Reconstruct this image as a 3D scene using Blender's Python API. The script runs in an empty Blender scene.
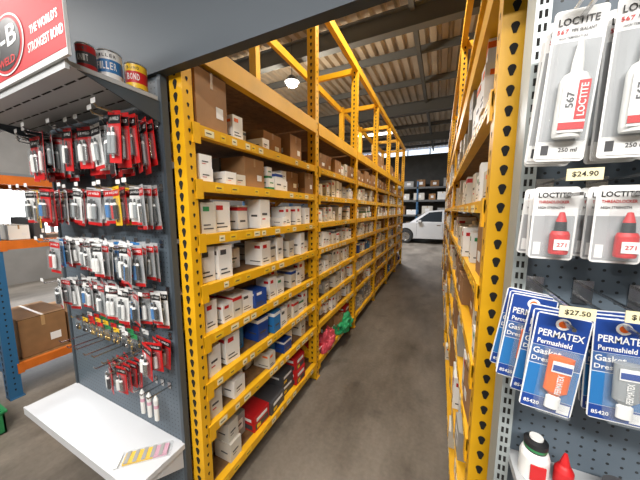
import bpy, math, random, bmesh
from mathutils import Vector, Matrix, noise
random.seed(11)
scene = bpy.context.scene
COL = scene.collection
try:
    scene.view_settings.view_transform = 'Standard'
except Exception: pass

# ------------------------------------------------------------------ materials
MATS = {}
def mat(key, col, rough=0.55, metal=0.0, noise=0.0, nscale=8.0, emit=None, estr=0.0, alpha=1.0, col2=None, coat=0.0):
    m = bpy.data.materials.new(key); m.use_nodes = True
    nt = m.node_tree; b = nt.nodes['Principled BSDF']
    b.inputs['Base Color'].default_value = (*col, 1)
    b.inputs['Roughness'].default_value = rough
    b.inputs['Metallic'].default_value = metal
    b.inputs['Alpha'].default_value = alpha
    if coat: b.inputs['Coat Weight'].default_value = coat
    if emit:
        b.inputs['Emission Color'].default_value = (*emit, 1)
        b.inputs['Emission Strength'].default_value = estr
    if noise > 0:
        tc = nt.nodes.new('ShaderNodeTexCoord')
        n = nt.nodes.new('ShaderNodeTexNoise'); n.inputs['Scale'].default_value = nscale
        n.inputs['Detail'].default_value = 6
        nt.links.new(tc.outputs['Object'], n.inputs['Vector'])
        r = nt.nodes.new('ShaderNodeValToRGB')
        r.color_ramp.elements[0].position = 0.35; r.color_ramp.elements[1].position = 0.65
        c2 = col2 if col2 else tuple(c * (1 - noise) for c in col)
        r.color_ramp.elements[0].color = (*c2, 1); r.color_ramp.elements[1].color = (*col, 1)
        nt.links.new(n.outputs['Fac'], r.inputs['Fac'])
        nt.links.new(r.outputs['Color'], b.inputs['Base Color'])
    MATS[key] = m
    return m

mat('yellow_paint', (0.82, 0.43, 0.006), 0.45, noise=0.15, nscale=5)
mat('orange_paint', (0.62, 0.15, 0.015), 0.45, noise=0.2)
mat('blue_paint', (0.02, 0.11, 0.24), 0.45)
mat('hole_dark', (0.010, 0.009, 0.008), 0.9)
mat('particle_board', (0.25, 0.13, 0.05), 0.8, noise=0.35, nscale=30)
mat('slate_panel', (0.032, 0.045, 0.06), 0.6)
mat('gondola_frame', (0.055, 0.07, 0.085), 0.5)
mat('slotted_strip', (0.36, 0.40, 0.40), 0.4, 0.3)
mat('white_shelf', (0.60, 0.61, 0.63), 0.45)
mat('shelf_grey', (0.42, 0.43, 0.44), 0.5)
mat('chrome', (0.5, 0.5, 0.5), 0.25, 1.0)
mat('cardboard', (0.36, 0.19, 0.08), 0.8, noise=0.15, nscale=12)
mat('cardboard_b', (0.26, 0.135, 0.055), 0.8, noise=0.15, nscale=12)
mat('tape', (0.42, 0.26, 0.12), 0.3)
mat('white_box', (0.82, 0.81, 0.78), 0.5)
mat('cream_box', (0.60, 0.57, 0.50), 0.55)
mat('grey_box', (0.33, 0.325, 0.31), 0.6)
mat('red_print', (0.52, 0.010, 0.012), 0.5)
mat('sign_red', (0.42, 0.006, 0.012), 0.65)
mat('sign_white', (0.62, 0.62, 0.62), 0.65)
mat('orange_print', (0.80, 0.13, 0.01), 0.45)
mat('blue_print', (0.010, 0.05, 0.26), 0.45)
mat('lblue_print', (0.02, 0.16, 0.42), 0.45)
mat('green_print', (0.02, 0.22, 0.07), 0.45)
mat('black_print', (0.012, 0.012, 0.014), 0.45)
mat('dgrey', (0.06, 0.06, 0.065), 0.5)
mat('white_print', (0.78, 0.78, 0.77), 0.4)
mat('yellow_print', (0.80, 0.50, 0.02), 0.4)
mat('label_tag', (0.80, 0.72, 0.45), 0.45)
mat('pink_bag', (0.60, 0.07, 0.10), 0.45)
mat('green_bag', (0.02, 0.30, 0.11), 0.45)
mat('clear_plastic', (0.55, 0.6, 0.62), 0.1, alpha=0.10)
mat('tube_white', (0.74, 0.74, 0.72), 0.3)
mat('tube_grey', (0.26, 0.28, 0.29), 0.3)
mat('card_grey', (0.36, 0.37, 0.38), 0.45)
mat('card_blue', (0.05, 0.12, 0.30), 0.45)
mat('steel_can', (0.6, 0.6, 0.58), 0.25, 1.0)
mat('brass', (0.6, 0.42, 0.15), 0.3, 1.0)
mat('skin_pink', (0.62, 0.33, 0.42), 0.4)
mat('roof_beam', (0.11, 0.115, 0.115), 0.6)
mat('car_paint', (0.55, 0.56, 0.57), 0.25, 0.3, coat=0.5)
mat('car_glass', (0.02, 0.025, 0.03), 0.08)
mat('rubber', (0.015, 0.015, 0.015), 0.8)
mat('lamp_glow', (1, 1, 1), 0.5, emit=(1.0, 0.95, 0.85), estr=60)
mat('fill_glow', (1, 1, 1), 0.5, emit=(1.0, 0.97, 0.92), estr=8)  # glowing face of the added fill lights
mat('daylight_glass', (0.8, 0.85, 0.9), 0.3, emit=(0.95, 0.97, 1.0), estr=5.0)
mat('clerestory_glass', (0.7, 0.8, 0.9), 0.3, emit=(0.78, 0.88, 1.0), estr=1.6)
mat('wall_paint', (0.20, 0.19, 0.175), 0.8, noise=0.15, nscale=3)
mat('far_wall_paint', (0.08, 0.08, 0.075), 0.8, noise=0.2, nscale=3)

def pegboard_mat():
    m = bpy.data.materials.new('pegboard_steel'); m.use_nodes = True
    nt = m.node_tree; b = nt.nodes['Principled BSDF']; b.inputs['Roughness'].default_value = 0.5
    tc = nt.nodes.new('ShaderNodeTexCoord'); sp = nt.nodes.new('ShaderNodeSeparateXYZ')
    nt.links.new(tc.outputs['Object'], sp.inputs[0])
    def mth(op, a, bb=None):
        n = nt.nodes.new('ShaderNodeMath'); n.operation = op
        for i, v in enumerate((a, bb)):
            if v is None: continue
            if isinstance(v, (int, float)): n.inputs[i].default_value = v
            else: nt.links.new(v, n.inputs[i])
        return n.outputs[0]
    def cell(o):
        return mth('SUBTRACT', mth('FRACT', mth('DIVIDE', mth('ADD', o, 10.0), 0.022)), 0.5)
    cx = cell(sp.outputs['X']); cz = cell(sp.outputs['Z'])
    d = mth('SQRT', mth('ADD', mth('MULTIPLY', cx, cx), mth('MULTIPLY', cz, cz)))
    h = mth('LESS_THAN', d, 0.13)
    mx = nt.nodes.new('ShaderNodeMix'); mx.data_type = 'RGBA'
    nt.links.new(h, mx.inputs['Factor'])
    mx.inputs[6].default_value = (0.10, 0.13, 0.16, 1); mx.inputs[7].default_value = (0.015, 0.018, 0.02, 1)
    nt.links.new(mx.outputs[2], b.inputs['Base Color'])
    MATS['pegboard_steel'] = m
pegboard_mat()

def concrete():
    m = bpy.data.materials.new('concrete_floor'); m.use_nodes = True
    nt = m.node_tree; b = nt.nodes['Principled BSDF']
    tc = nt.nodes.new('ShaderNodeTexCoord')
    mp = nt.nodes.new('ShaderNodeMapping'); mp.inputs['Scale'].default_value = (1.5, 0.6, 1)
    nt.links.new(tc.outputs['Object'], mp.inputs['Vector'])
    n1 = nt.nodes.new('ShaderNodeTexNoise'); n1.inputs['Scale'].default_value = 1.3; n1.inputs['Detail'].default_value = 7; n1.inputs['Roughness'].default_value = 0.6
    n2 = nt.nodes.new('ShaderNodeTexNoise'); n2.inputs['Scale'].default_value = 40; n2.inputs['Detail'].default_value = 5
    n3 = nt.nodes.new('ShaderNodeTexNoise'); n3.inputs['Scale'].default_value = 4; n3.inputs['Detail'].default_value = 4
    nt.links.new(mp.outputs['Vector'], n1.inputs['Vector'])
    for n in (n2, n3): nt.links.new(tc.outputs['Object'], n.inputs['Vector'])
    r = nt.nodes.new('ShaderNodeValToRGB')
    r.color_ramp.elements[0].position = 0.34; r.color_ramp.elements[0].color = (0.085, 0.070, 0.054, 1)
    r.color_ramp.elements[1].position = 0.66; r.color_ramp.elements[1].color = (0.235, 0.205, 0.17, 1)
    nt.links.new(n1.outputs['Fac'], r.inputs['Fac'])
    def mul(a, src, p0, p1, lo):
        rr = nt.nodes.new('ShaderNodeValToRGB')
        rr.color_ramp.elements[0].position = p0; rr.color_ramp.elements[0].color = (lo, lo, lo, 1)
        rr.color_ramp.elements[1].position = p1; rr.color_ramp.elements[1].color = (1, 1, 1, 1)
        nt.links.new(src, rr.inputs['Fac'])
        mx = nt.nodes.new('ShaderNodeMix'); mx.data_type = 'RGBA'; mx.blend_type = 'MULTIPLY'; mx.inputs['Factor'].default_value = 1
        nt.links.new(a, mx.inputs[6]); nt.links.new(rr.outputs['Color'], mx.inputs[7])
        return mx.outputs[2]
    c = mul(r.outputs['Color'], n2.outputs['Fac'], 0.35, 0.65, 0.85)
    c = mul(c, n3.outputs['Fac'], 0.30, 0.40, 0.75)
    nt.links.new(c, b.inputs['Base Color'])
    b.inputs['Roughness'].default_value = 0.42
    MATS['concrete_floor'] = m
concrete()
mat('zinc_roof', (0.56, 0.47, 0.36), 0.5, 0.1, noise=0.3, nscale=1.5)

# ------------------------------------------------------------------ mesh builder
TXT = {}
def text_mesh(s):
    if s in TXT: return TXT[s]
    cu = bpy.data.curves.new('t', 'FONT'); cu.body = s; cu.resolution_u = 2
    cu.align_x = 'CENTER'; cu.offset = 0.018
    ob = bpy.data.objects.new('t', cu); COL.objects.link(ob)
    dg = bpy.context.evaluated_depsgraph_get()
    me = bpy.data.meshes.new_from_object(ob.evaluated_get(dg))
    vs = [v.co.copy() for v in me.vertices]; fs = [list(p.vertices) for p in me.polygons]
    bpy.data.objects.remove(ob); bpy.data.curves.remove(cu); bpy.data.meshes.remove(me)
    x0 = min(v.x for v in vs); x1 = max(v.x for v in vs); y0 = min(v.y for v in vs); y1 = max(v.y for v in vs)
    vs = [((v.x - (x0 + x1) / 2) / (x1 - x0), (v.y - (y0 + y1) / 2) / (y1 - y0)) for v in vs]
    TXT[s] = (vs, fs); return TXT[s]

class MB:
    def __init__(s): s.v = []; s.f = []; s.m = []; s.keys = []; s.sm = []
    def k(s, key):
        if key not in s.keys: s.keys.append(key)
        return s.keys.index(key)
    def add(s, vs, fs, key, smooth=False):
        o = len(s.v); s.v += [tuple(v) for v in vs]; i = s.k(key)
        for f in fs: s.f.append([a + o for a in f]); s.m.append(i); s.sm.append(smooth)
    def box(s, a, b, key, yaw=0.0, M=None):
        x0, y0, z0 = a; x1, y1, z1 = b
        vs = [Vector(p) for p in [(x0,y0,z0),(x1,y0,z0),(x1,y1,z0),(x0,y1,z0),(x0,y0,z1),(x1,y0,z1),(x1,y1,z1),(x0,y1,z1)]]
        if yaw:
            c = Vector(((x0+x1)/2, (y0+y1)/2, 0)); R = Matrix.Rotation(yaw, 3, 'Z')
            vs = [R @ (v - c) + c for v in vs]
        if M: vs = [M @ v for v in vs]
        s.add(vs, [(0,3,2,1),(4,5,6,7),(0,1,5,4),(1,2,6,5),(2,3,7,6),(3,0,4,7)], key)
    def bar(s, p, q, w, h, key):
        p = Vector(p); q = Vector(q); d = (q - p).normalized()
        up = Vector((0,0,1)) if abs(d.z) < 0.95 else Vector((1,0,0))
        a = d.cross(up).normalized() * w / 2; b = a.cross(d).normalized() * h / 2
        vs = [p-a-b, p+a-b, p+a+b, p-a+b, q-a-b, q+a-b, q+a+b, q-a+b]
        s.add(vs, [(0,3,2,1),(4,5,6,7),(0,1,5,4),(1,2,6,5),(2,3,7,6),(3,0,4,7)], key)
    def lathe(s, prof, c, key, n=20, sy=1.0, axis='z', M=None):
        for i in range(len(prof) - 1):
            (r0, h0), (r1, h1) = prof[i][:2], prof[i+1][:2]
            kk = prof[i][2] if len(prof[i]) > 2 else key
            vs = []; fs = []
            for j in range(n):
                t = 2*math.pi*j/n
                for r, h in ((r0, h0), (r1, h1)):
                    p = (r*math.cos(t), r*math.sin(t)*sy, h)
                    if axis == 'y': p = (p[0], p[2], p[1])
                    p = Vector(p) + Vector(c)
                    if M: p = M @ p
                    vs.append(p)
            for j in range(n):
                a = 2*j; b = 2*((j+1) % n); fs.append((a, b, b+1, a+1))
            s.add(vs, fs, kk, True)
    def quad(s, ps, key): s.add(ps, [tuple(range(len(ps)))], key)
    def text(s, st, w, h, o, xd, yd, key, M=None):
        vs, fs = text_mesh(st); o = Vector(o); xd = Vector(xd); yd = Vector(yd)
        pts = [o + xd*(a*w) + yd*(b*h) for a, b in vs]
        if M: pts = [M @ p for p in pts]
        s.add(pts, fs, key)
    def build(s, name, parent=None):
        me = bpy.data.meshes.new(name); me.from_pydata(s.v, [], s.f)
        for k in s.keys: me.materials.append(MATS[k])
        me.polygons.foreach_set('material_index', s.m); me.polygons.foreach_set('use_smooth', s.sm)
        me.update()
        ob = bpy.data.objects.new(name, me); COL.objects.link(ob)
        if parent: ob.parent = parent
        return ob

# ------------------------------------------------------------------ room shell
def shell(name, a, b, key):
    m = MB(); m.box(a, b, key); return m.build(name)
shell('floor', (-8, -3, -0.1), (7, 16.2, 0), 'concrete_floor')
shell('wall_right', (7, -3, 0), (7.1, 16.2, 5.4), 'wall_paint')
shell('wall_back', (-8, -3.1, 0), (7, -3, 4.6), 'wall_paint')
m = MB()
m.box((-8.1, -3, 0), (-8, 16.2, 0.85), 'wall_paint'); m.box((-8.1, -3, 2.3), (-8, 16.2, 5.4), 'wall_paint')
m.box((-8.1, -3, 0.85), (-8, 1.5, 2.3), 'wall_paint'); m.box((-8.1, 5.0, 0.85), (-8, 16.2, 2.3), 'wall_paint')
m.build('wall_left')
m = MB()
m.box((-8.08, 1.5, 0.85), (-8.05, 5.0, 2.3), 'daylight_glass')
for y in (1.5, 2.65, 3.8, 4.94): m.box((-8.05, y, 0.85), (-7.98, y+0.06, 2.3), 'roof_beam')
for z in (0.85, 2.24): m.box((-8.05, 1.5, z), (-7.98, 5.0, z+0.06), 'roof_beam')
m.build('window_1')
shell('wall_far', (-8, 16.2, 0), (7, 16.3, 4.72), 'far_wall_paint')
m = MB(); m.box((-8, 16.22, 4.72), (7, 16.28, 5.0), 'clerestory_glass')
for i in range(13): m.box((-7.9+i*1.2, 16.16, 4.72), (-7.84+i*1.2, 16.24, 5.0), 'roof_beam')
m.build('window_2')
def roofz(y): return 4.45 + 0.04*y
m = MB(); vs = []; fs = []
x = -8.1; prof = []
P = 0.19
while x < 7.1:
    for dx, dz in ((0, 0), (0.10, 0), (0.125, 0.07), (0.165, 0.07)): prof.append((x+dx, dz))
    x += P
for i, (px, dz) in enumerate(prof):
    vs.append((px, -3.1, roofz(-3.1)+dz)); vs.append((px, 16.4, roofz(16.4)+dz))
    if i: fs.append((2*i-2, 2*i, 2*i+1, 2*i-1))
m.add(vs, fs, 'zinc_roof'); m.build('ceiling')
m = MB()
for y in [-2.0, 0.2, 1.8, 3.4, 5.6, 7.0, 9.4, 11.0, 13.4, 15.2]:
    z = roofz(y) - 0.075
    m.box((-8, y-0.03, z-0.065), (7, y+0.03, z+0.065), 'roof_beam')
for y in (4.2, 8.1, 12.1):
    z = roofz(y) - 0.32
    m.box((-8, y-0.01, z-0.14), (7, y+0.01, z+0.14), 'roof_beam')
    m.box((-8, y-0.07, z+0.13), (7, y+0.07, z+0.15), 'roof_beam'); m.box((-8, y-0.07, z-0.15), (7, y+0.07, z-0.13), 'roof_beam')
for x in (-4.5, -0.5, 2.8):
    m.bar((x, -3, roofz(-3)-0.19), (x, 16.2, roofz(16.2)-0.19), 0.07, 0.10, 'roof_beam')
m.build('trim_1')
m = MB(); m.box((-3.05, 0.702, 2.095), (2.6, 0.736, 3.1), 'slate_panel'); m.box((-3.05, 0.700, 2.09), (2.6, 0.740, 2.100), 'slate_panel')
m.build('bulkhead_fascia')

# ------------------------------------------------------------------ racks
def teardrop(mb, c, ud, vd, r, key='hole_dark'):
    c = Vector(c); ud = Vector(ud); vd = Vector(vd); pts = []
    for i in range(10):
        t = math.pi*i/9; pts.append(c + ud*(r*math.cos(t)) + vd*(r*math.sin(t)))
    pts.append(c - ud*(r*0.35) - vd*(r*1.9)); pts.append(c + ud*(r*0.35) - vd*(r*1.9))
    mb.quad(pts, key)

def rack(xf, sg, ys, levels, depth, top, pw=0.095, col='yellow_paint', postcol=None, tags=True, tall=2.22, pd=0.075, first_pd=None, bh=0.048, brace=2.1):
    mb = MB(); pc = postcol or col
    def bx(xa, xb, ya, yb, za, zb, k):
        X = sorted((xf + sg*xa, xf + sg*xb)); mb.box((X[0], ya, za), (X[1], yb, zb), k)
    pds = [pd]*len(ys)
    if first_pd: pds[0] = first_pd
    for i, y in enumerate(ys):
        p = pds[i]; w = pw
        bx(0, w, y-p/2, y+p/2, 0, top, pc); bx(depth-pw, depth, y-p/2, y+p/2, 0, top, pc)
        bx(-0.008, w+0.01, y-p/2, y+p/2+0.01, 0, 0.008, pc)
        bx(depth-pw-0.01, depth+0.01, y-p/2, y+p/2+0.01, 0, 0.008, pc)
        zz = 0.2; fl = 0; xs = (xf+sg*(pw*0.8), xf+sg*(depth-pw*0.8))
        while zz < brace - 0.3:
            mb.bar((xs[fl], y, zz), (xs[1-fl], y, zz+0.42), 0.03, 0.03, pc)
            if fl == 0: mb.bar((xs[0], y, zz), (xs[1], y, zz), 0.03, 0.03, pc)
            zz += 0.42; fl = 1-fl
        mb.bar((xs[0], y, top-0.06), (xs[1], y, top-0.06), 0.04, 0.06, pc)
        z = 0.06
        while z < top - 0.05:
            r = 0.013 if i == 0 and pw > 0.06 else 0.0095
            teardrop(mb, (xf+sg*w*(0.52), y-p/2-0.0008, z), (1,0,0), (0,0,1), r)
            teardrop(mb, (xf-sg*0.0008, y, z+(0.02 if i == 0 and pw > 0.06 else 0)), (0,1,0), (0,0,1), 0.006)
            z += 0.05
    for i in range(len(ys)-1):
        ya = ys[i]+pds[i]/2; yb = ys[i+1]-pds[i+1]/2
        for z in levels:
            zl = z + 0.02 - bh
            bx(-0.004, 0.036, ya-0.012, yb+0.012, zl, z+0.02, col)
            bx(-0.007, 0.0, ya-0.012, ya+0.025, z-0.06, z+0.025, col); bx(-0.007, 0.0, yb-0.025, yb+0.012, z-0.06, z+0.025, col)
            bx(depth-0.036, depth, ya-0.012, yb+0.012, zl, z+0.02, col)
            bx(0.036, depth-0.036, ya-0.012, yb+0.012, z-0.004, z+0.016, 'particle_board')
            if tags:
                y = ya + 0.05
                while y < yb - 0.06:
                    w = random.uniform(0.03, 0.055)
                    if random.random() < 0.8:
                        bx(-0.0055, -0.004, y, y+w, z-0.020, z+0.008, random.choice(['label_tag', 'label_tag', 'yellow_print', 'yellow_print']))
                        bx(-0.0062, -0.0055, y+0.006, y+w*0.7, z-0.008, z-0.003, 'dgrey')
                    y += w + random.uniform(0.01, 0.07)
        if tall:
            bx(-0.006, 0.04, ya-0.012, yb+0.012, tall-0.045, tall+0.05, col); bx(depth-0.04, depth, ya-0.012, yb+0.012, tall-0.045, tall+0.05, col)
            if sg < 0: bx(0.04, depth-0.04, ya-0.012, yb+0.012, tall+0.0, tall+0.02, 'particle_board')
            bx(-0.006, 0.04, ya-0.012, yb+0.012, top-0.08, top, col); bx(depth-0.04, depth, ya-0.012, yb+0.012, top-0.08, top, col)
    return mb

L_LEV = [0.14, 0.49, 0.71, 0.945, 1.186, 1.42, 1.658, 1.893]
LY = [0.767] + [1.985 + 1.13*i for i in range(6)]
RY_ = [0.87 + 2.26*i for i in range(4)]
lr = rack(-0.954, -1, LY, L_LEV, 0.66, 3.25, pw=0.074, pd=0.06, first_pd=0.048)
lr.build('pallet_rack')
R_LEV = [0.14, 0.46, 0.78, 1.04, 1.30, 1.56, 1.86, 2.42]
rr = rack(0.12, 1, RY_, R_LEV, 0.66, 3.25, pw=0.055, pd=0.06, bh=0.04)
rr.build('pallet_rack')

# ------------------------------------------------------------------ stock
def stock_box(mb, xf, sg, inset, y, z, w, h, d, body, lab, style, yaw=0.0):
    xa = xf + sg*inset; X = sorted((xa, xa+sg*d))
    c = Vector(((X[0]+X[1])/2, y+w/2, 0)); R = Matrix.Rotation(yaw, 3, 'Z')
    def B(fa, fb, ya, yb, za, zb, k):
        x0, x1 = sorted((xa + sg*fa, xa + sg*fb))
        vs = [Vector(p) for p in [(x0,ya,za),(x1,ya,za),(x1,yb,za),(x0,yb,za),(x0,ya,zb),(x1,ya,zb),(x1,yb,zb),(x0,yb,zb)]]
        vs = [R @ (v-c) + c for v in vs]
        mb.add(vs, [(0,3,2,1),(4,5,6,7),(0,1,5,4),(1,2,6,5),(2,3,7,6),(3,0,4,7)], k)
    B(0, d, y, y+w, z, z+h, body)
    e = 0.0009
    def S(ua, ub, va, vb, k): B(d*ua, d*ub, y-e, y, z+h*va, z+h*vb, k)
    if style == 'logo':
        B(-e, 0, y+w*0.14, y+w*0.55, z+h*0.72, z+h*0.87, lab); B(-e, 0, y+w*0.14, y+w*0.8, z+h*0.14, z+h*0.18, 'dgrey'); B(-e, 0, y+w*0.14, y+w*0.6, z+h*0.26, z+h*0.30, 'dgrey')
        S(0.1, 0.42, 0.72, 0.84, lab); S(0.1, 0.7, 0.15, 0.19, 'dgrey')
    elif style == 'plain':
        B(-e, 0, y+w*0.2, y+w*0.7, z+h*0.45, z+h*0.53, 'dgrey'); B(-e, 0, y+w*0.2, y+w*0.5, z+h*0.3, z+h*0.34, lab); S(0.2, 0.6, 0.4, 0.47, 'dgrey')
    elif style == 'band':
        B(-e, 0, y, y+w, z+h*0.78, z+h*0.93, lab); B(-e, 0, y+w*0.2, y+w*0.75, z+h*0.3, z+h*0.38, 'dgrey'); S(0, 1, 0.78, 0.93, lab); S(0.15, 0.7, 0.3, 0.36, 'dgrey')
    elif style == 'base':
        B(-e, 0, y, y+w, z, z+h*0.22, lab); B(-e, 0, y+w*0.2, y+w*0.8, z+h*0.55, z+h*0.65, lab); S(0, 1, 0, 0.22, lab); S(0.2, 0.7, 0.55, 0.64, lab)
    elif style == 'carton':
        B(-e, 0, y+w*0.46, y+w*0.54, z+h*0.72, z+h, 'tape'); B(-0.0012, 0, y, y+w, z+h*0.985, z+h*0.995, 'hole_dark')
        B(-e, 0, y+w*0.62, y+w*0.86, z+h*0.25, z+h*0.45, 'white_print'); B(0, d, y+w*0.47, y+w*0.53, z+h, z+h+e, 'tape')
        S(0.35, 0.55, 0.3, 0.48, 'white_print')
    elif style == 'sticker':
        B(-e, 0, y+w*0.2, y+w*0.8, z+h*0.3, z+h*0.75, 'white_print'); B(-0.0016, 0, y+w*0.26, y+w*0.7, z+h*0.5, z+h*0.58, 'dgrey'); S(0.2, 0.7, 0.35, 0.7, 'white_print')
    elif style == 'art':
        B(-e, 0, y+w*0.08, y+w*0.92, z+h*0.1, z+h*0.45, 'dgrey'); B(-0.0016, 0, y+w*0.15, y+w*0.85, z+h*0.6, z+h*0.8, 'white_print'); B(-0.002, 0, y+w*0.15, y+w*0.4, z+h*0.16, z+h*0.38, 'yellow_print'); S(0.1, 0.9, 0.1, 0.4, 'dgrey'); S(0.15, 0.8, 0.6, 0.78, 'white_print')

def pick(kind):
    if kind == 'white':
        return random.uniform(0.06, 0.095), random.uniform(0.09, 0.145), random.choice(['white_box', 'white_box', 'white_box', 'cream_box']), random.choice(['red_print', 'red_print', 'red_print', 'orange_print', 'green_print', 'dgrey', 'blue_print']), random.choice(['logo', 'logo', 'logo', 'logo', 'plain', 'plain', 'band'])
    if kind == 'tall':
        return random.uniform(0.07, 0.105), random.uniform(0.13, 0.18), random.choice(['white_box', 'white_box', 'cream_box']), random.choice(['red_print', 'red_print', 'dgrey']), random.choice(['logo', 'logo', 'plain'])
    if kind == 'brown':
        return random.uniform(0.12, 0.21), random.uniform(0.13, 0.185), random.choice(['cardboard', 'cardboard_b', 'cardboard']), 'dgrey', 'carton'
    if kind == 'blue':
        return random.uniform(0.07, 0.12), random.uniform(0.09, 0.15), random.choice(['blue_print', 'blue_print', 'lblue_print']), 'white_print', random.choice(['band', 'sticker', 'logo'])
    if kind == 'red':
        return random.uniform(0.11, 0.17), random.uniform(0.08, 0.12), random.choice(['red_print', 'red_print', 'dgrey']), 'white_print', 'art'
    if kind == 'grey':
        return random.uniform(0.08, 0.15), random.uniform(0.1, 0.17), random.choice(['grey_box', 'cream_box']), 'dgrey', random.choice(['sticker', 'plain'])
    if kind == 'small':
        return random.uniform(0.05, 0.09), random.uniform(0.055, 0.085), random.choice(['white_box', 'white_box', 'cream_box']), random.choice(['orange_print', 'red_print', 'green_print']), random.choice(['plain', 'plain', 'logo', 'base'])

MIX = {
 (0, 7): 'skip skip white white white small brown brown brown brown blue',
 (0, 6): 'small small small brown small white small brown brown white white small',
 (0, 5): 'white tall small white tall white small white tall white',
 (0, 4): 'tall tall white white tall white tall white tall white',
 (0, 3): 'tall white white white blue tall white tall white white',
 (0, 2): 'tall tall blue blue blue white tall white white tall',
 (0, 1): 'tall white tall white white blue blue white tall',
 (0, 0): 'grey grey grey red red red red brown',
 (1, 0): 'red red brown brown',
}
GEN = {7: 'brown brown white grey brown', 6: 'white small brown tall grey', 5: 'white tall small white', 4: 'white tall white brown',
       3: 'white tall blue tall white', 2: 'white tall white grey', 1: 'tall white brown white', 0: 'brown blue brown grey'}
def fill_rack(xf, sg, ys, levels, tall, gen, mixes, ins=(0.008, 0.04)):
    mb = MB()
    lv = levels + [tall - 0.07]
    for b in range(len(ys)-1):
        for li in range(len(levels)):
            z = levels[li] + 0.0205; room = lv[li+1] - 0.045 - z
            seq = mixes.get((b, li)); rs = gen[min(li, 7)].split()
            y = ys[b] + 0.05; yend = ys[b+1] - 0.045; i = 0
            kinds = seq.split() if seq else None
            run = None; cnt = 0
            while True:
                if kinds: kind = kinds[i % len(kinds)]
                else:
                    if cnt <= 0: run = random.choice(rs); cnt = random.randint(1, 4)
                    kind = run; cnt -= 1
                i += 1
                if kind == 'skip':
                    if i < 4: y += 0.11
                    continue
                w, h, body, lab, st = pick(kind)
                if kind == 'brown' and room > 0.25: h *= 1.35
                h = min(h, room)
                if y + w > yend: break
                inset = random.uniform(*ins) if random.random() < 0.72 else random.uniform(ins[1], ins[1]+0.12)
                d = min(0.32, max(w*1.1, 0.12)) * random.uniform(0.9, 1.2)
                stock_box(mb, xf, sg, inset, y, z, w, h, d, body, lab, st, random.uniform(-0.07, 0.07))
                if h < room*0.52 and random.random() < 0.5:
                    h2 = min(h, room-h-0.002)
                    stock_box(mb, xf, sg, inset+random.uniform(0, 0.02), y+0.002, z+h, w-0.004, h2, d, body, lab, st, random.uniform(-0.07, 0.07))
                if random.random() < 0.8:
                    hh = min(room, h*random.uniform(0.9, 1.2))
                    stock_box(mb, xf, sg, inset+d+0.015, y, z, w-0.004, hh, min(0.18, 0.6-inset-d-0.03), random.choice([body, 'cardboard', 'grey_box']), lab, st)
                y += w + (random.uniform(0.003, 0.012) if random.random() < 0.80 else random.uniform(0.03, 0.09))
    return mb
s = fill_rack(-0.954, -1, LY, L_LEV, 2.22, GEN, MIX)
stock_box(s, -0.954, -1, 0.012, 0.81, 1.9135, 0.18, 0.25, 0.3, 'cardboard', 'dgrey', 'carton', 0.03)
for b in (3, 4, 5):
    stock_box(s, -0.954, -1, 0.05, LY[b]+0.25, 2.2405, 0.5, 0.26, 0.4, 'cardboard', 'dgrey', 'carton', 0.03)
s.build('boxed_filters')
RGEN = {k: 'grey brown grey tall white white' for k in range(8)}
s = fill_rack(0.12, 1, RY_, R_LEV[:7], 2.42, RGEN, {}, ins=(-0.012, 0.03))
s.build('boxed_filters')

def bag(name, c, sz, key, seed):
    bm = bmesh.new(); bmesh.ops.create_icosphere(bm, subdivisions=5, radius=1.0)
    for v in bm.verts:
        p = v.co.copy(); o = Vector((seed*3.1, seed, 0))
        n = noise.noise(p*1.8 + o)*0.45 + noise.noise(p*5 + o)*0.16 + abs(noise.noise(p*11 + o))*0.06
        p = p*(1+n)
        if p.z < -0.35: p.z = -0.35
        v.co = Vector((p.x*sz[0], p.y*sz[1], (p.z+0.35)*sz[2])) + Vector(c)
    me = bpy.data.meshes.new(name); bm.to_mesh(me); bm.free(); me.materials.append(MATS[key])
    o = bpy.data.objects.new(name, me); COL.objects.link(o)
bag('plastic_bag', (-0.99, 2.27, 0.161), (0.07, 0.13, 0.13), 'pink_bag', 2)
bag('plastic_bag', (-0.975, 2.74, 0.161), (0.09, 0.2, 0.11), 'green_bag', 5)

# ------------------------------------------------------------------ left gondola display
GX0, GX1, GY = -2.02, -1.036, 0.715
g = MB()
g.box((GX0, GY, 0.0), (GX1, GY+0.012, 2.088), 'pegboard_steel')
for x in (GX0-0.035, GX1-0.018):
    g.box((x, GY-0.005, 0), (x+0.020, GY+0.022, 2.088), 'gondola_frame')
g.box((GX0-0.03, 0.485, 0.43), (GX1, GY-0.001, 0.455), 'white_shelf')
g.box((GX0-0.03, 0.48, 0.415), (GX1, 0.49, 0.458), 'white_shelf')
g.quad([(GX1-0.01, 0.52, 0.43), (GX1-0.01, GY-0.01, 0.43), (GX1-0.01, GY-0.01, 0.33)], 'white_shelf')
g.box((GX0-0.10, 0.43, 1.985), (GX1-0.005, GY-0.015, 2.0), 'shelf_grey')
g.box((GX0-0.10, 0.42, 1.975), (GX1-0.005, 0.43, 2.005), 'shelf_grey')
for x in (GX0-0.02, GX1-0.012):
    g.add([(x,0.45,1.985),(x,GY-0.005,1.985),(x,GY-0.005,1.90),(x+0.004,0.45,1.985),(x+0.004,GY-0.005,1.985),(x+0.004,GY-0.005,1.90)], [(0,1,2),(3,4,5),(0,2,5,3)], 'gondola_frame')
for y in (0.48, 0.56, 0.64):
    x = GX0
    while x < GX1-0.08:
        g.box((x, y, 1.9838), (x+0.07, y+0.006, 1.985), 'hole_dark'); x += 0.09
g.build('pegboard_display_stand')

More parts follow.
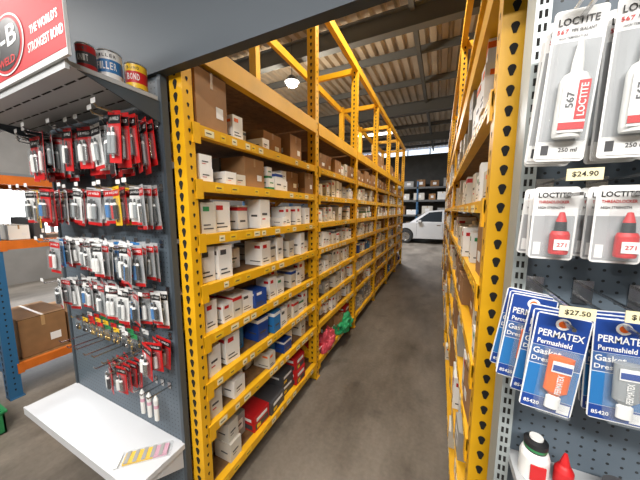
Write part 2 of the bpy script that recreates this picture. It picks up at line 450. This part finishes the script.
h = MB(); sy = 0.411
h.box((-2.10, sy, 1.998), (-0.995, sy+0.008, 2.30), 'sign_white')
h.box((-1.90, sy-0.001, 2.018), (-0.998, sy, 2.30), 'sign_red')
h.text("THE WORLD'S", 0.185, 0.026, (-1.12, sy-0.002, 2.118), (1,0,0), (0,0,1), 'white_print')
h.text("STRONGEST BOND", 0.235, 0.028, (-1.12, sy-0.002, 2.070), (1,0,0), (0,0,1), 'white_print')
def disc(mb, c, r, key, sy_=1.0):
    mb.quad([(c[0]+r*math.cos(2*math.pi*i/40), c[1], c[2]+r*sy_*math.sin(2*math.pi*i/40)) for i in range(40)], key)
disc(h, (-1.40, sy-0.003, 2.12), 0.145, 'sign_white', 0.66); disc(h, (-1.40, sy-0.004, 2.12), 0.136, 'sign_red', 0.66); disc(h, (-1.40, sy-0.005, 2.12), 0.122, 'black_print', 0.66)
h.text("J-B", 0.19, 0.085, (-1.395, sy-0.006, 2.130), (1,0,0), (0,0,1), 'white_print')
h.text("WELD", 0.14, 0.025, (-1.40, sy-0.006, 2.066), (1,0,0), (0,0,1), 'red_print')
h.build('header_sign')

def can(c, r, hh, body, band, text):
    q = MB(); 
    q.lathe([(0, 0), (r*0.98, 0), (r, 0.003, 'steel_can'), (r, 0.006), (r, hh*0.25, band), (r, hh*0.68, body), (r, hh-0.006, 'steel_can'), (r*1.02, hh-0.003, 'steel_can'), (r*0.97, hh, 'steel_can'), (r*0.90, hh-0.003, 'steel_can'), (0, hh-0.003, 'steel_can')], c, body, 32)
    for j, ch in enumerate(text):
        a = math.radians(-46 + (j-(len(text)-1)/2)*17)
        o = Vector(c) + Vector((math.cos(a)*(r+0.0006), math.sin(a)*(r+0.0006), hh*0.47))
        q.text(ch, r*0.23, hh*0.24, o, (-math.sin(a), math.cos(a), 0), (0,0,1), 'white_print' if band != 'white_print' else 'black_print')
        o.z = c[2] + hh*0.8
        q.text(ch, r*0.2, hh*0.1, o, (-math.sin(a), math.cos(a), 0), (0,0,1), 'dgrey')
    return q.build('filler_can')
can((-1.085, 0.495, 2.0002), 0.026, 0.085, 'red_print', 'dgrey', 'KNIT')
can((-1.095, 0.568, 2.0002), 0.036, 0.10, 'white_print', 'lblue_print', 'FILLER')
can((-1.085, 0.650, 2.0002), 0.036, 0.095, 'yellow_print', 'red_print', 'BOND')

def syringe_card(mb, x, y, zt, w, hh, style, tilt):
    M = Matrix.Translation((x, y, zt)) @ Matrix.Rotation(tilt, 4, 'Y') @ Matrix.Rotation(random.uniform(-0.35, 0.25), 4, 'Z')
    body = {'red': 'red_print', 'white': 'white_print', 'black': 'black_print', 'blue': 'lblue_print', 'grey': 'card_grey', 'yellow': 'yellow_print'}[style]
    hd = {'white': 'black_print', 'red': 'black_print', 'grey': 'red_print', 'black': 'red_print', 'blue': 'white_print', 'yellow': 'red_print'}[style]
    mb.box((-w/2, -0.0008, -hh), (w/2, 0.0008, 0.0), body, M=M)
    mb.box((-w/2, -0.0016, -hh*0.24), (w/2, -0.0008, -hh*0.08), hd, M=M)
    mb.text("J-B WELD", w*0.8, hh*0.08, (0, -0.0022, -hh*0.16), (1,0,0), (0,0,1), 'white_print' if hd != 'white_print' else 'blue_print', M=M)
    if style in ('white', 'grey'): mb.box((-w/2, -0.0016, -hh), (w/2, -0.0008, -hh*0.92), 'red_print', M=M)
    mb.box((-w*0.30, -0.0014, -hh*0.9), (-w*0.1, -0.0008, -hh*0.3), random.choice(['dgrey', 'white_print']), M=M)
    mb.box((-w*0.38, -0.020, -hh*0.86), (w*0.38, -0.001, -hh*0.30), 'clear_plastic', M=M)
    for dx, k in ((-w*0.17, random.choice(['tube_white', 'tube_white', 'red_print', 'tube_grey', 'lblue_print'])), (w*0.17, random.choice(['black_print', 'tube_grey', 'tube_white', 'chrome']))):
        mb.lathe([(0, -hh*0.84), (w*0.15, -hh*0.82), (w*0.15, -hh*0.48, 'white_print'), (w*0.09, -hh*0.42, 'black_print'), (w*0.06, -hh*0.33), (0, -hh*0.325)], (dx, -0.012, 0), k, 10, 0.7, M=M)

hooks = MB()
def hook(mb, x, z, ylen, y0):
    mb.bar((x, y0, z), (x, y0-ylen, z+0.006), 0.0045, 0.0045, 'chrome')
    mb.bar((x, y0-ylen, z+0.004), (x, y0-ylen-0.008, z+0.018), 0.0045, 0.0045, 'chrome')
    mb.box((x-0.012, y0-0.004, z-0.012), (x+0.012, y0, z+0.022), 'chrome')
rows = [(1.905, 0.20, [-1.98+0.082*i for i in range(12)], 'white red black white grey red'),
        (1.650, 0.175, [-1.88+0.089*i for i in range(10)], 'white red white grey white yellow blue'),
        (1.410, 0.16, [-1.76+0.094*i for i in range(8)], 'grey white grey blue white grey'),
        (1.200, 0.16, [-1.74+0.094*i for i in range(8)], 'white grey white red grey white'),
        (0.985, 0.14, [-1.09], 'red'),
        (0.83, 0.15, [-1.40, -1.30], 'red black')]
for ri, (zh, hh, xs, sts) in enumerate(rows):
    mb = MB()
    for x in xs:
        n = random.choice([2, 3, 4, 5, 6]) if ri < 4 else 4
        L = 0.035*n*0.7 + 0.06
        hook(hooks, x, zh-0.012, L, GY)
        st = random.choice(sts.split())
        wd = random.choice([0.058, 0.066, 0.078]) if ri < 4 else 0.066
        for j in range(n):
            syringe_card(mb, x + random.uniform(-0.004, 0.004), GY-0.035-0.024*j, zh, wd if ri != 4 else 0.095, hh*random.uniform(0.85, 1.08), st if random.random() < 0.7 else random.choice(sts.split()), random.uniform(-0.1, 0.1))
        if ri < 4: hooks.box((x-0.014, GY-L-0.010, zh+0.004), (x+0.014, GY-L-0.009, zh+0.020), 'white_print')
    mb.build('epoxy_blister_packs')
mb = MB()
for i in range(8):
    x = -1.70 + i*0.07; zh = 1.0; hook(hooks, x, zh-0.01, 0.11, GY)
    for j in range(3):
        y = GY-0.04-0.024*j
        mb.box((x-0.024, y-0.0006, zh-0.022), (x+0.024, y+0.0006, zh), random.choice(['green_print', 'yellow_print', 'white_print', 'red_print', 'dgrey']))
        mb.box((x-0.024, y-0.006, zh-0.075), (x+0.024, y+0.0, zh-0.022), 'clear_plastic')
        for q in range(3):
            mb.lathe([(0, 0), (0.006, 0), (0.006, 0.014), (0.003, 0.016), (0.003, 0.03), (0, 0.03)], (x-0.014+q*0.014, y-0.003, zh-0.072), random.choice(['brass', 'brass', 'chrome', 'black_print']), 8)
for i in range(7): hook(hooks, -1.65+i*0.075, 0.90-0.01*(i % 2), 0.18, GY)
mb.build('brass_fitting_packets')
mb = MB()
for i in range(3):
    x = -1.22 + i*0.05; hook(hooks, x, 0.72, 0.10, GY)
    y = GY-0.07
    mb.lathe([(0, 0), (0.012, 0.0), (0.013, 0.06, 'skin_pink'), (0.012, 0.075), (0.014, 0.10), (0.001, 0.125)], (x, y, 0.60), 'tube_white', 12, 0.7)
mb.build('glue_tubes')
hooks.build('display_hooks')
mb = MB(); M = Matrix.Translation((-1.14, 0.60, 0.4555)) @ Matrix.Rotation(0.75, 4, 'Z')
mb.box((-0.10, -0.035, 0), (0.10, 0.035, 0.012), 'clear_plastic', M=M)
mb.box((-0.085, -0.028, 0.001), (0.03, 0.028, 0.010), 'yellow_print', M=M); mb.box((0.03, -0.028, 0.001), (0.085, 0.028, 0.010), 'skin_pink', M=M)
for i in range(5): mb.box((-0.08+i*0.033, -0.03, 0.0105), (-0.065+i*0.033, 0.03, 0.0125), 'grey_box', M=M)
mb.box((-0.115, -0.036, 0.004), (-0.10, 0.036, 0.006), 'white_print', M=M)
mb.build('cable_tie_packet')

# ------------------------------------------------------------------ right gondola display
RX0, RY = 0.178, 0.70
g = MB()
g.box((RX0, RY, 0.0), (1.25, RY+0.02, 2.085), 'pegboard_steel')
g.box((RX0-0.026, RY-0.018, 0), (RX0, RY+0.05, 2.085), 'slotted_strip')
z = 0.05
while z < 2.05:
    g.box((RX0-0.020, RY-0.0188, z), (RX0-0.015, RY-0.018, z+0.014), 'hole_dark'); g.box((RX0-0.011, RY-0.0188, z), (RX0-0.006, RY-0.018, z+0.014), 'hole_dark'); z += 0.025
g.box((1.25, RY-0.018, 0), (1.276, RY+0.05, 2.085), 'slotted_strip')
g.box((RX0, 0.42, 0.955), (1.25, RY-0.001, 0.975), 'shelf_grey'); g.box((RX0, 0.415, 0.945), (1.25, 0.425, 0.99), 'shelf_grey')
g.box((RX0, 0.40, 0.0), (1.25, RY-0.001, 0.12), 'slate_panel')
g.build('pegboard_display_stand')

hk = MB()
def bighook(x, z, L, tag):
    hk.bar((x, RY, z), (x, RY-L, z), 0.005, 0.005, 'chrome')
    hk.bar((x, RY, z+0.03), (x, RY-L, z+0.03), 0.004, 0.004, 'chrome')
    hk.box((x-0.016, RY-0.004, z-0.01), (x+0.016, RY, z+0.04), 'chrome')
    hk.box((x-0.021, RY-L-0.003, z+0.020), (x+0.021, RY-L-0.001, z+0.038), 'label_tag')
    hk.text(tag, 0.030, 0.009, (x, RY-L-0.0036, z+0.029), (1,0,0), (0,0,1), 'black_print')

def rounded_card(mb, x, y, z0, z1, w, key, M=None, r=0.006, t=0.0012):
    pts = []
    for cx, cz, a0 in ((x+w/2-r, z1-r, 0), (x-w/2+r, z1-r, 90), (x-w/2+r, z0+r, 180), (x+w/2-r, z0+r, 270)):
        for i in range(5):
            a = math.radians(a0 + i*22.5); pts.append((cx+r*math.cos(a), cz+r*math.sin(a)))
    n = len(pts)
    vs = [Vector((p[0], y, p[1])) for p in pts] + [Vector((p[0], y+t, p[1])) for p in pts]
    if M: vs = [M @ v for v in vs]
    fs = [tuple(range(n)), tuple(range(2*n-1, n-1, -1))] + [(i, (i+1) % n, (i+1) % n + n, i+n) for i in range(n)]
    mb.add(vs, fs, key)

def big_tube_pack(x, tilt=0.0):
    q = MB(); zt, zb = 1.867, 1.632
    for j in range(3):
        y = 0.575 + 0.028*j; w = 0.066
        M = Matrix.Translation((x, 0, zt)) @ Matrix.Rotation(tilt + random.uniform(-0.03, 0.03)*(j > 0), 4, 'Y') @ Matrix.Translation((-x, 0, -zt))
        rounded_card(q, x, y, zb, zt, w, 'white_print', M)
        q.box((x-w/2+0.003, y-0.0006, zb+0.004), (x+w/2-0.003, y, zt-0.048), 'card_grey', M=M)
        q.text("LOCTITE", 0.050, 0.011, (x-0.002, y-0.0012, zt-0.018), (1,0,0), (0,0,1), 'black_print', M)
        q.text("567", 0.015, 0.007, (x-0.020, y-0.0012, zt-0.032), (1,0,0), (0,0,1), 'red_print', M)
        q.text("PIPE SEALANT", 0.030, 0.005, (x+0.006, y-0.0012, zt-0.032), (1,0,0), (0,0,1), 'dgrey', M)
        q.text("HIGH TEMPERATURE", 0.036, 0.004, (x-0.006, y-0.0012, zt-0.042), (1,0,0), (0,0,1), 'dgrey', M)
        q.box((x-w/2+0.003, y-0.0012, zb+0.004), (x+w/2-0.003, y-0.0006, zb+0.032), 'white_print', M=M)
        q.box((x-w/2+0.008, y-0.0018, zb+0.010), (x-w/2+0.018, y, zb+0.026), 'dgrey', M=M)
        q.text("250 ml", 0.024, 0.007, (x+0.01, y-0.0018, zb+0.018), (1,0,0), (0,0,1), 'dgrey', M)
        q.lathe([(0, 0), (0.018, 0), (0.0195, 0.006), (0.0195, 0.04, 'tube_white'), (0.0195, 0.085), (0.015, 0.096), (0.008, 0.10, 'tube_white'), (0.0075, 0.115), (0.003, 0.15), (0, 0.151)], (x+0.002, y-0.012, zb+0.035), 'tube_white', 20, 0.55, M=M)
        q.box((x-0.014, y-0.0236, zb+0.041), (x+0.018, y-0.0226, zb+0.118), 'white_print', M=M)
        q.box((x+0.004, y-0.0242, zb+0.060), (x+0.018, y-0.0236, zb+0.118), 'red_print', M=M)
        q.text("LOCTITE", 0.048, 0.009, (x+0.011, y-0.0248, zb+0.089), (0,0,1), (-1,0,0), 'white_print', M)
        q.text("567", 0.024, 0.010, (x-0.004, y-0.0246, zb+0.09), (0,0,1), (-1,0,0), 'dgrey', M)
        q.box((x-0.014, y-0.0246, zb+0.045), (x+0.018, y-0.0238, zb+0.056), 'red_print', M=M)
        q.box((x-0.026, y-0.026, zb+0.03), (x+0.028, y-0.0014, zb+0.188), 'clear_plastic', M=M)
    return q.build('thread_sealant_pack')
def bottle_pack(x, tilt=0.0):
    q = MB(); zt, zb = 1.590, 1.462
    for j in range(3):
        y = 0.585 + 0.028*j; w = 0.062
        M = Matrix.Translation((x, 0, zt)) @ Matrix.Rotation(tilt + random.uniform(-0.04, 0.04)*(j > 0), 4, 'Y') @ Matrix.Translation((-x, 0, -zt))
        rounded_card(q, x, y, zb, zt, w, 'white_print', M)
        q.box((x-w/2+0.003, y-0.0006, zb+0.004), (x+w/2-0.003, y, zb+0.078), 'card_grey', M=M)
        q.text("LOCTITE", 0.044, 0.009, (x-0.003, y-0.0012, zt-0.014), (1,0,0), (0,0,1), 'black_print', M)
        q.text("THREADLOCKER", 0.042, 0.005, (x-0.003, y-0.0012, zt-0.026), (1,0,0), (0,0,1), 'red_print', M)
        q.text("HIGH STRENGTH", 0.036, 0.0045, (x-0.006, y-0.0012, zt-0.036), (1,0,0), (0,0,1), 'dgrey', M)
        q.box((x-w/2+0.006, y-0.0012, zb+0.008), (x-w/2+0.016, y, zb+0.03), 'white_print', M=M)
        q.lathe([(0, 0), (0.0125, 0), (0.0135, 0.003), (0.0135, 0.034), (0.011, 0.040, 'black_print'), (0.0085, 0.041, 'black_print'), (0.0075, 0.056, 'red_print'), (0.0035, 0.072), (0, 0.073)], (x+0.007, y-0.011, zb+0.012), 'red_print', 18, 0.8, M=M)
        q.box((x-0.003, y-0.0226, zb+0.020), (x+0.017, y-0.0218, zb+0.038), 'white_print', M=M)
        q.text("271", 0.013, 0.007, (x+0.007, y-0.0231, zb+0.029), (1,0,0), (0,0,1), 'red_print', M)
        q.box((x-0.013, y-0.024, zb+0.008), (x+0.026, y-0.0014, zb+0.09), 'clear_plastic', M=M)
    return q.build('threadlocker_pack')
def gasket_pack(x, yf, tilt=0.0, dz=0.0, body='orange_print'):
    q = MB(); zt, zb = 1.375+dz, 1.197+dz
    for j in range(3):
        y = yf + 0.02*j; w = 0.072
        M = Matrix.Translation((x, 0, zt)) @ Matrix.Rotation(tilt + random.uniform(-0.05, 0.05)*(j > 0), 4, 'Y') @ Matrix.Translation((-x, 0, -zt))
        rounded_card(q, x, y, zb, zt, w, 'white_print', M)
        q.box((x-w/2+0.002, y-0.0006, zt-0.058), (x+w/2-0.002, y, zt-0.002), 'blue_print', M=M)
        vs = [M @ Vector((x+0.010*math.cos(a*0.1745*2), y-0.0012, zt-0.015+0.010*math.sin(a*0.1745*2))) for a in range(18)]
        q.quad(vs, 'white_print')
        vs = [M @ Vector((x+0.006*math.cos(a*0.1745*2), y-0.0016, zt-0.015+0.006*math.sin(a*0.1745*2))) for a in range(18)]
        q.quad(vs, 'orange_print')
        q.text("PERMATEX", 0.060, 0.012, (x, y-0.0015, zt-0.034), (1,0,0), (0,0,1), 'white_print', M)
        q.text("Permashield", 0.046, 0.009, (x-0.006, y-0.0015, zt-0.050), (1,0,0), (0,0,1), 'white_print', M)
        q.box((x-w/2+0.002, y-0.0006, zt-0.092), (x+w/2-0.002, y, zt-0.059), 'card_blue', M=M)
        q.text("Gasket", 0.038, 0.011, (x-0.013, y-0.0015, zt-0.068), (1,0,0), (0,0,1), 'white_print', M)
        q.text("Dressing", 0.042, 0.011, (x-0.011, y-0.0015, zt-0.084), (1,0,0), (0,0,1), 'white_print', M)
        q.box((x-w/2+0.002, y-0.0006, zb+0.026), (x+w/2-0.002, y, zt-0.0935), 'lblue_print', M=M)
        q.box((x-w/2+0.002, y-0.0006, zb+0.002), (x+w/2-0.002, y, zb+0.025), 'blue_print', M=M)
        q.text("85420", 0.022, 0.007, (x-0.020, y-0.0015, zb+0.013), (1,0,0), (0,0,1), 'white_print', M)
        q.box((x+0.016, y-0.0012, zb+0.005), (x+0.032, y, zb+0.022), 'white_print', M=M)
        q.lathe([(0, 0), (0.010, 0.0, 'tube_white'), (0.010, 0.020, 'tube_white'), (0.006, 0.023, body), (0.0160, 0.032, body), (0.0165, 0.078, body), (0.0170, 0.092, body), (0, 0.094)], (x+0.004, y-0.011, zb+0.018), body, 20, 0.5, M=M)
        q.box((x-0.009, y-0.0200, zb+0.086), (x+0.017, y-0.0190, zb+0.105), 'white_print', M=M)
        q.box((x-0.008, y-0.0208, zb+0.089), (x+0.016, y-0.0198, zb+0.099), 'blue_print', M=M)
        q.text("PERMATEX", 0.034, 0.008, (x+0.004, y-0.0208, zb+0.066), (0,0,1), (-1,0,0), 'white_print', M)
        q.box((x-0.018, y-0.022, zb+0.010), (x+0.026, y-0.0014, zb+0.118), 'clear_plastic', M=M)
    return q.build('gasket_dressing_pack')
for i, x in enumerate((0.188, 0.262, 0.342, 0.43, 0.52)):
    big_tube_pack(x, 0.05 if i == 0 else random.uniform(-0.03, 0.05)); bighook(x, 1.852, 0.17, "38.50")
for i, x in enumerate((0.184, 0.266, 0.345, 0.43, 0.52)):
    bottle_pack(x, random.uniform(-0.02, 0.06)); bighook(x+0.012, 1.575, 0.17, "$24.90")
gasket_pack(0.197, 0.54, 0.08); bighook(0.197, 1.365, 0.195, "$27.50")
gasket_pack(0.176, 0.61, 0.10, 0.008)
gasket_pack(0.277, 0.56, -0.03, 0.0, 'tube_grey'); bighook(0.277, 1.365, 0.18, "$18.90")
gasket_pack(0.36, 0.55, 0.02, 0.0); bighook(0.36, 1.365, 0.19, "$27.50")
gasket_pack(0.46, 0.55, 0.02, 0.0); bighook(0.46, 1.365, 0.19, "$27.50")
hk.build('display_hooks')
q = MB(); q.lathe([(0, 0), (0.025, 0), (0.026, 0.004), (0.026, 0.050, 'white_print'), (0.023, 0.060), (0.019, 0.063, 'black_print'), (0.020, 0.067, 'green_print'), (0.021, 0.073, 'black_print'), (0.021, 0.083, 'black_print'), (0.012, 0.088, 'tube_white'), (0.012, 0.092), (0, 0.092)], (0.212, 0.645, 0.9752), 'tube_white', 28)
q.box((0.199, 0.6175, 0.985), (0.225, 0.620, 1.02), 'red_print'); q.build('cleaner_bottle')
q = MB(); q.lathe([(0, 0), (0.015, 0), (0.016, 0.003), (0.016, 0.035), (0.012, 0.043, 'red_print'), (0.009, 0.047, 'red_print'), (0.008, 0.052, 'red_print'), (0.003, 0.072, 'red_print'), (0, 0.073)], (0.262, 0.645, 0.9752), 'red_print', 20); q.build('glue_bottle')
q = MB()
q.lathe([(0, 0), (0.024, 0), (0.025, 0.003), (0.025, 0.035, 'black_print'), (0.026, 0.037, 'black_print'), (0.026, 0.048), (0, 0.049)], (0.34, 0.63, 0.9752), 'dgrey', 24); q.build('grease_tub')

# ------------------------------------------------------------------ left background rack with cartons
o = rack(-3.1, -1, [0.70, 2.5, 4.4, 6.3], [0.26, 1.285, 1.80], 0.8, 2.6, pw=0.08, col='orange_paint', postcol='blue_paint', tags=False, tall=0, bh=0.07)
o.build('storage_rack')
c = MB()
for (y, w, z, hh, k) in ((0.78, 0.30, 0.281, 0.34, 'cardboard_b'), (1.10, 0.34, 0.281, 0.30, 'cardboard'), (1.47, 0.36, 0.281, 0.38, 'cardboard_b'), (2.6, 0.5, 0.281, 0.5, 'cardboard'), (3.3, 0.5, 0.281, 0.4, 'cardboard_b'),
                         (0.80, 0.12, 1.306, 0.12, 'white_box'), (0.95, 0.07, 1.306, 0.18, 'dgrey'), (2.65, 0.3, 1.306, 0.2, 'white_box')):
    stock_box(c, -3.1, -1, 0.08, y, z, w, hh, 0.5, k, 'dgrey', 'carton')
c.build('cardboard_cartons')
c = MB(); x0, x1, y0, y1 = -2.98, -2.68, 0.26, 0.54
c.box((x0, y0, 0), (x1, y1, 0.01), 'green_print')
for a, b in (((x0, y0, 0), (x1, y0+0.01, 0.16)), ((x0, y1-0.01, 0), (x1, y1, 0.16)), ((x0, y0, 0), (x0+0.01, y1, 0.16)), ((x1-0.01, y0, 0), (x1, y1, 0.16)),
             ((x0-0.012, y0-0.012, 0.15), (x1+0.012, y0+0.002, 0.165)), ((x0-0.012, y1-0.002, 0.15), (x1+0.012, y1+0.012, 0.165)), ((x1-0.002, y0, 0.15), (x1+0.012, y1, 0.165)), ((x0-0.012, y0, 0.15), (x0+0.002, y1, 0.165))): c.box(a, b, 'green_print')
for i in range(5): c.box((x1, y0+0.03+i*0.045, 0.02), (x1+0.001, y0+0.055+i*0.045, 0.13), 'hole_dark')
c.build('plastic_crate')

# ------------------------------------------------------------------ far end
f = MB()
for xx in [-4.4+1.6*i for i in range(6)]:
    f.box((xx, 15.0, 0), (xx+0.08, 15.08, 3.1), 'blue_paint'); f.box((xx, 15.8, 0), (xx+0.08, 15.88, 3.1), 'blue_paint')
for zz in (0.3, 1.2, 2.0, 2.7):
    f.box((-4.4, 15.0, zz), (3.68, 15.05, zz+0.1), 'roof_beam'); f.box((-4.4, 15.05, zz+0.08), (3.68, 15.88, zz+0.1), 'particle_board')
f.build('storage_rack')
f = MB()
for zz in (0.401, 1.301, 2.101, 2.801):
    x = -4.2
    while x < 3.3:
        w = random.uniform(0.3, 0.6); hh = random.uniform(0.25, 0.5)
        k = random.choice(['cardboard', 'white_box', 'cardboard_b', 'grey_box', 'cream_box'])
        f.box((x, 15.1, zz), (x+w, 15.6, zz+hh), k); f.box((x+w*0.3, 15.098, zz+hh*0.3), (x+w*0.7, 15.1, zz+hh*0.7), 'white_print')
        f.box((x+w*0.46, 15.0975, zz+hh*0.8), (x+w*0.54, 15.6, zz+hh+0.001), 'tape')
        x += w + random.uniform(0.05, 0.3)
f.build('cardboard_cartons')

def car():
    q = MB(); x0 = -2.25; y0, y1 = 12.6, 14.3
    prof = [(0.0, 0.35), (0.02, 0.62), (0.15, 0.78), (0.6, 0.88), (1.05, 0.98), (4.05, 1.0), (4.18, 0.8), (4.2, 0.4), (4.1, 0.25), (0.15, 0.22)]
    n = len(prof); cx = sum(p[0] for p in prof)/n; cz = sum(p[1] for p in prof)/n; vs = []
    for yy, sc in ((y0, 0.985), (y0+0.06, 1.0), (y1-0.06, 1.0), (y1, 0.985)):
        vs += [(x0+cx+(p[0]-cx)*sc, yy, cz+(p[1]-cz)*sc) for p in prof]
    fs = [tuple(range(n)), tuple(range(3*n, 4*n))[::-1]]
    for r in range(3):
        for i in range(n):
            j = (i+1) % n; fs.append((r*n+i, r*n+j, (r+1)*n+j, (r+1)*n+i))
    q.add(vs, fs, 'car_paint', False)
    A = [(1.0, 0.97), (1.75, 1.50), (2.4, 1.56), (3.3, 1.53), (3.8, 1.42), (4.1, 0.99)]
    n = len(A)
    def lean(z): return 0.03 + (z-0.97)*0.32
    vs = [(x0+a, y0+lean(b), b) for a, b in A] + [(x0+a, y1-lean(b), b) for a, b in A]
    q.add(vs, [tuple(range(n)), tuple(range(n, 2*n))[::-1]] + [(i, i+1, n+i+1, n+i) for i in range(n-1)], 'car_paint')
    for win in ([(1.25, 1.02), (1.82, 1.44), (2.35, 1.49), (2.35, 1.02)], [(2.43, 1.02), (2.43, 1.49), (3.15, 1.46), (3.2, 1.02)], [(3.28, 1.02), (3.25, 1.46), (3.62, 1.40), (3.85, 1.04)]):
        for ys, sgn in ((y0, 1), (y1, -1)):
            q.quad([(x0+a, ys+sgn*(lean(b)-0.006), b) for a, b in win], 'car_glass')
    q.quad([(x0+1.03, y0+0.12, 1.018), (x0+1.69, y0+0.24, 1.483), (x0+1.69, y1-0.24, 1.483), (x0+1.03, y1-0.12, 1.018)], 'car_glass')
    for cx in (0.82, 3.4):
        for ys, sgn in ((y0, -1), (y1, 1)):
            q.lathe([(0, 0), (0.36, 0.0), (0.36, 0.004)], (x0+cx, ys+sgn*0.004, 0.36), 'hole_dark', 28, axis='y')
            q.lathe([(0, sgn*-0.10), (0.31, sgn*-0.10), (0.32, sgn*-0.07), (0.32, sgn*0.07), (0.30, sgn*0.10), (0.20, sgn*0.10, 'chrome'), (0.19, sgn*0.085, 'chrome'), (0, sgn*0.09)], (x0+cx, ys+sgn*(-0.05), 0.32), 'rubber', 28, axis='y')
            for k in range(5):
                a = 2*math.pi*k/5; q.bar((x0+cx, ys+sgn*0.04, 0.32), (x0+cx+0.19*math.cos(a), ys+sgn*0.04, 0.32+0.19*math.sin(a)), 0.02, 0.035, 'chrome')
    for xa in (1.3, 2.39, 3.3): q.box((x0+xa, y0-0.002, 0.35), (x0+xa+0.008, y0+0.001, 1.0), 'hole_dark')
    for xa in (2.15, 3.05): q.box((x0+xa, y0-0.02, 0.86), (x0+xa+0.16, y0, 0.885), 'chrome')
    q.box((x0+0.05, y0-0.003, 0.62), (x0+0.35, y0+0.1, 0.74), 'white_print'); q.box((x0+4.02, y0-0.003, 0.75), (x0+4.19, y0+0.1, 0.95), 'red_print')
    q.box((x0+1.35, y0-0.14, 1.0), (x0+1.5, y0+0.02, 1.1), 'car_paint')
    return q.build('car')
car()

# ------------------------------------------------------------------ lights
def area(name, loc, sx, sy_, power, color=(1, 0.95, 0.88)):  # added fill light, with a fixture body and hangers modelled around it
    q = MB(); q.box((-sx/2-0.02, -sy_/2-0.02, 0.0), (sx/2+0.02, sy_/2+0.02, 0.06), 'white_shelf'); q.box((-sx/2, -sy_/2, -0.004), (sx/2, sy_/2, 0.0), 'fill_glow')
    for a in (-1, 1):
        L = roofz(loc[1]) - loc[2] - 0.05
        cxx, cyy = (0, a*sy_*0.4) if sx < sy_ else (a*sx*0.4, 0)
        q.box((cxx-0.004, cyy-0.004, 0.05), (cxx+0.004, cyy+0.004, L), 'dgrey')
    fx = q.build(name); fx.location = loc
    l = bpy.data.lights.new('fill_lamp', 'AREA'); l.shape = 'RECTANGLE'; l.size = sx; l.size_y = sy_; l.energy = power; l.color = color
    lo = bpy.data.objects.new('fill_lamp', l); COL.objects.link(lo); lo.parent = fx; lo.location = (0, 0, -0.012)
area('added_fill_light', (-0.35, 2.4, 4.15), 0.25, 1.5, 85, (1, 0.92, 0.80))  # added aisle fill, hung above the view
area('added_fill_light', (-1.1, -0.7, 2.95), 1.3, 0.3, 45, (1, 0.97, 0.93))  # added fill behind the camera, unseen
area('added_fill_light', (0.3, -1.1, 2.75), 1.3, 0.3, 110, (1, 0.97, 0.93))  # added front fill from the camera side, out of view
area('added_fill_light', (-2.6, -0.4, 2.95), 0.3, 1.3, 40, (1, 0.97, 0.93))  # added fill for the left foreground, out of view
area('added_fill_light', (-2.4, 10.4, 4.5), 1.5, 0.3, 480, (0.97, 0.97, 1))  # added to brighten the car and far end, hidden by the left rack
area('added_fill_light', (-5.2, 1.6, 4.1), 0.3, 1.5, 260, (0.95, 0.97, 1))  # added to brighten the left background
area('added_fill_light', (1.9, 5.2, 4.1), 0.3, 1.5, 170, (1, 0.92, 0.80))  # added fill, kept hidden by the right rack

q = MB(); q.lathe([(0, 0), (0.09, 0), (0.10, -0.03), (0.08, -0.07), (0, -0.09)], (0, 0, 0), 'lamp_glow', 24)
q.lathe([(0.0, 0.10), (0.05, 0.09), (0.11, 0.02), (0.13, -0.01), (0.12, -0.01)], (0, 0, 0), 'dgrey', 24)
q.box((-0.005, -0.005, 0.08), (0.005, 0.005, 0.70), 'dgrey')
fl = q.build('pendant_lamp'); fl.location = (-2.5, 4.17, 3.82)
l = bpy.data.lights.new('bulb', 'POINT'); l.energy = 170; l.shadow_soft_size = 0.1; l.color = (1, 0.88, 0.7)
lo = bpy.data.objects.new('bulb', l); COL.objects.link(lo); lo.parent = fl; lo.location = (0, 0, -0.2)

w = bpy.data.worlds.new('world'); scene.world = w; w.use_nodes = True
w.node_tree.nodes['Background'].inputs[0].default_value = (0.7, 0.8, 1, 1); w.node_tree.nodes['Background'].inputs[1].default_value = 0.5

cd = bpy.data.cameras.new('camera'); cam = bpy.data.objects.new('camera', cd); COL.objects.link(cam)
cd.sensor_width = 36; cd.lens = 14.34; cd.clip_start = 0.05
cam.location = (0, 0, 1.55); cam.rotation_euler = (math.radians(90-6.71), 0, math.radians(25.05))
scene.camera = cam
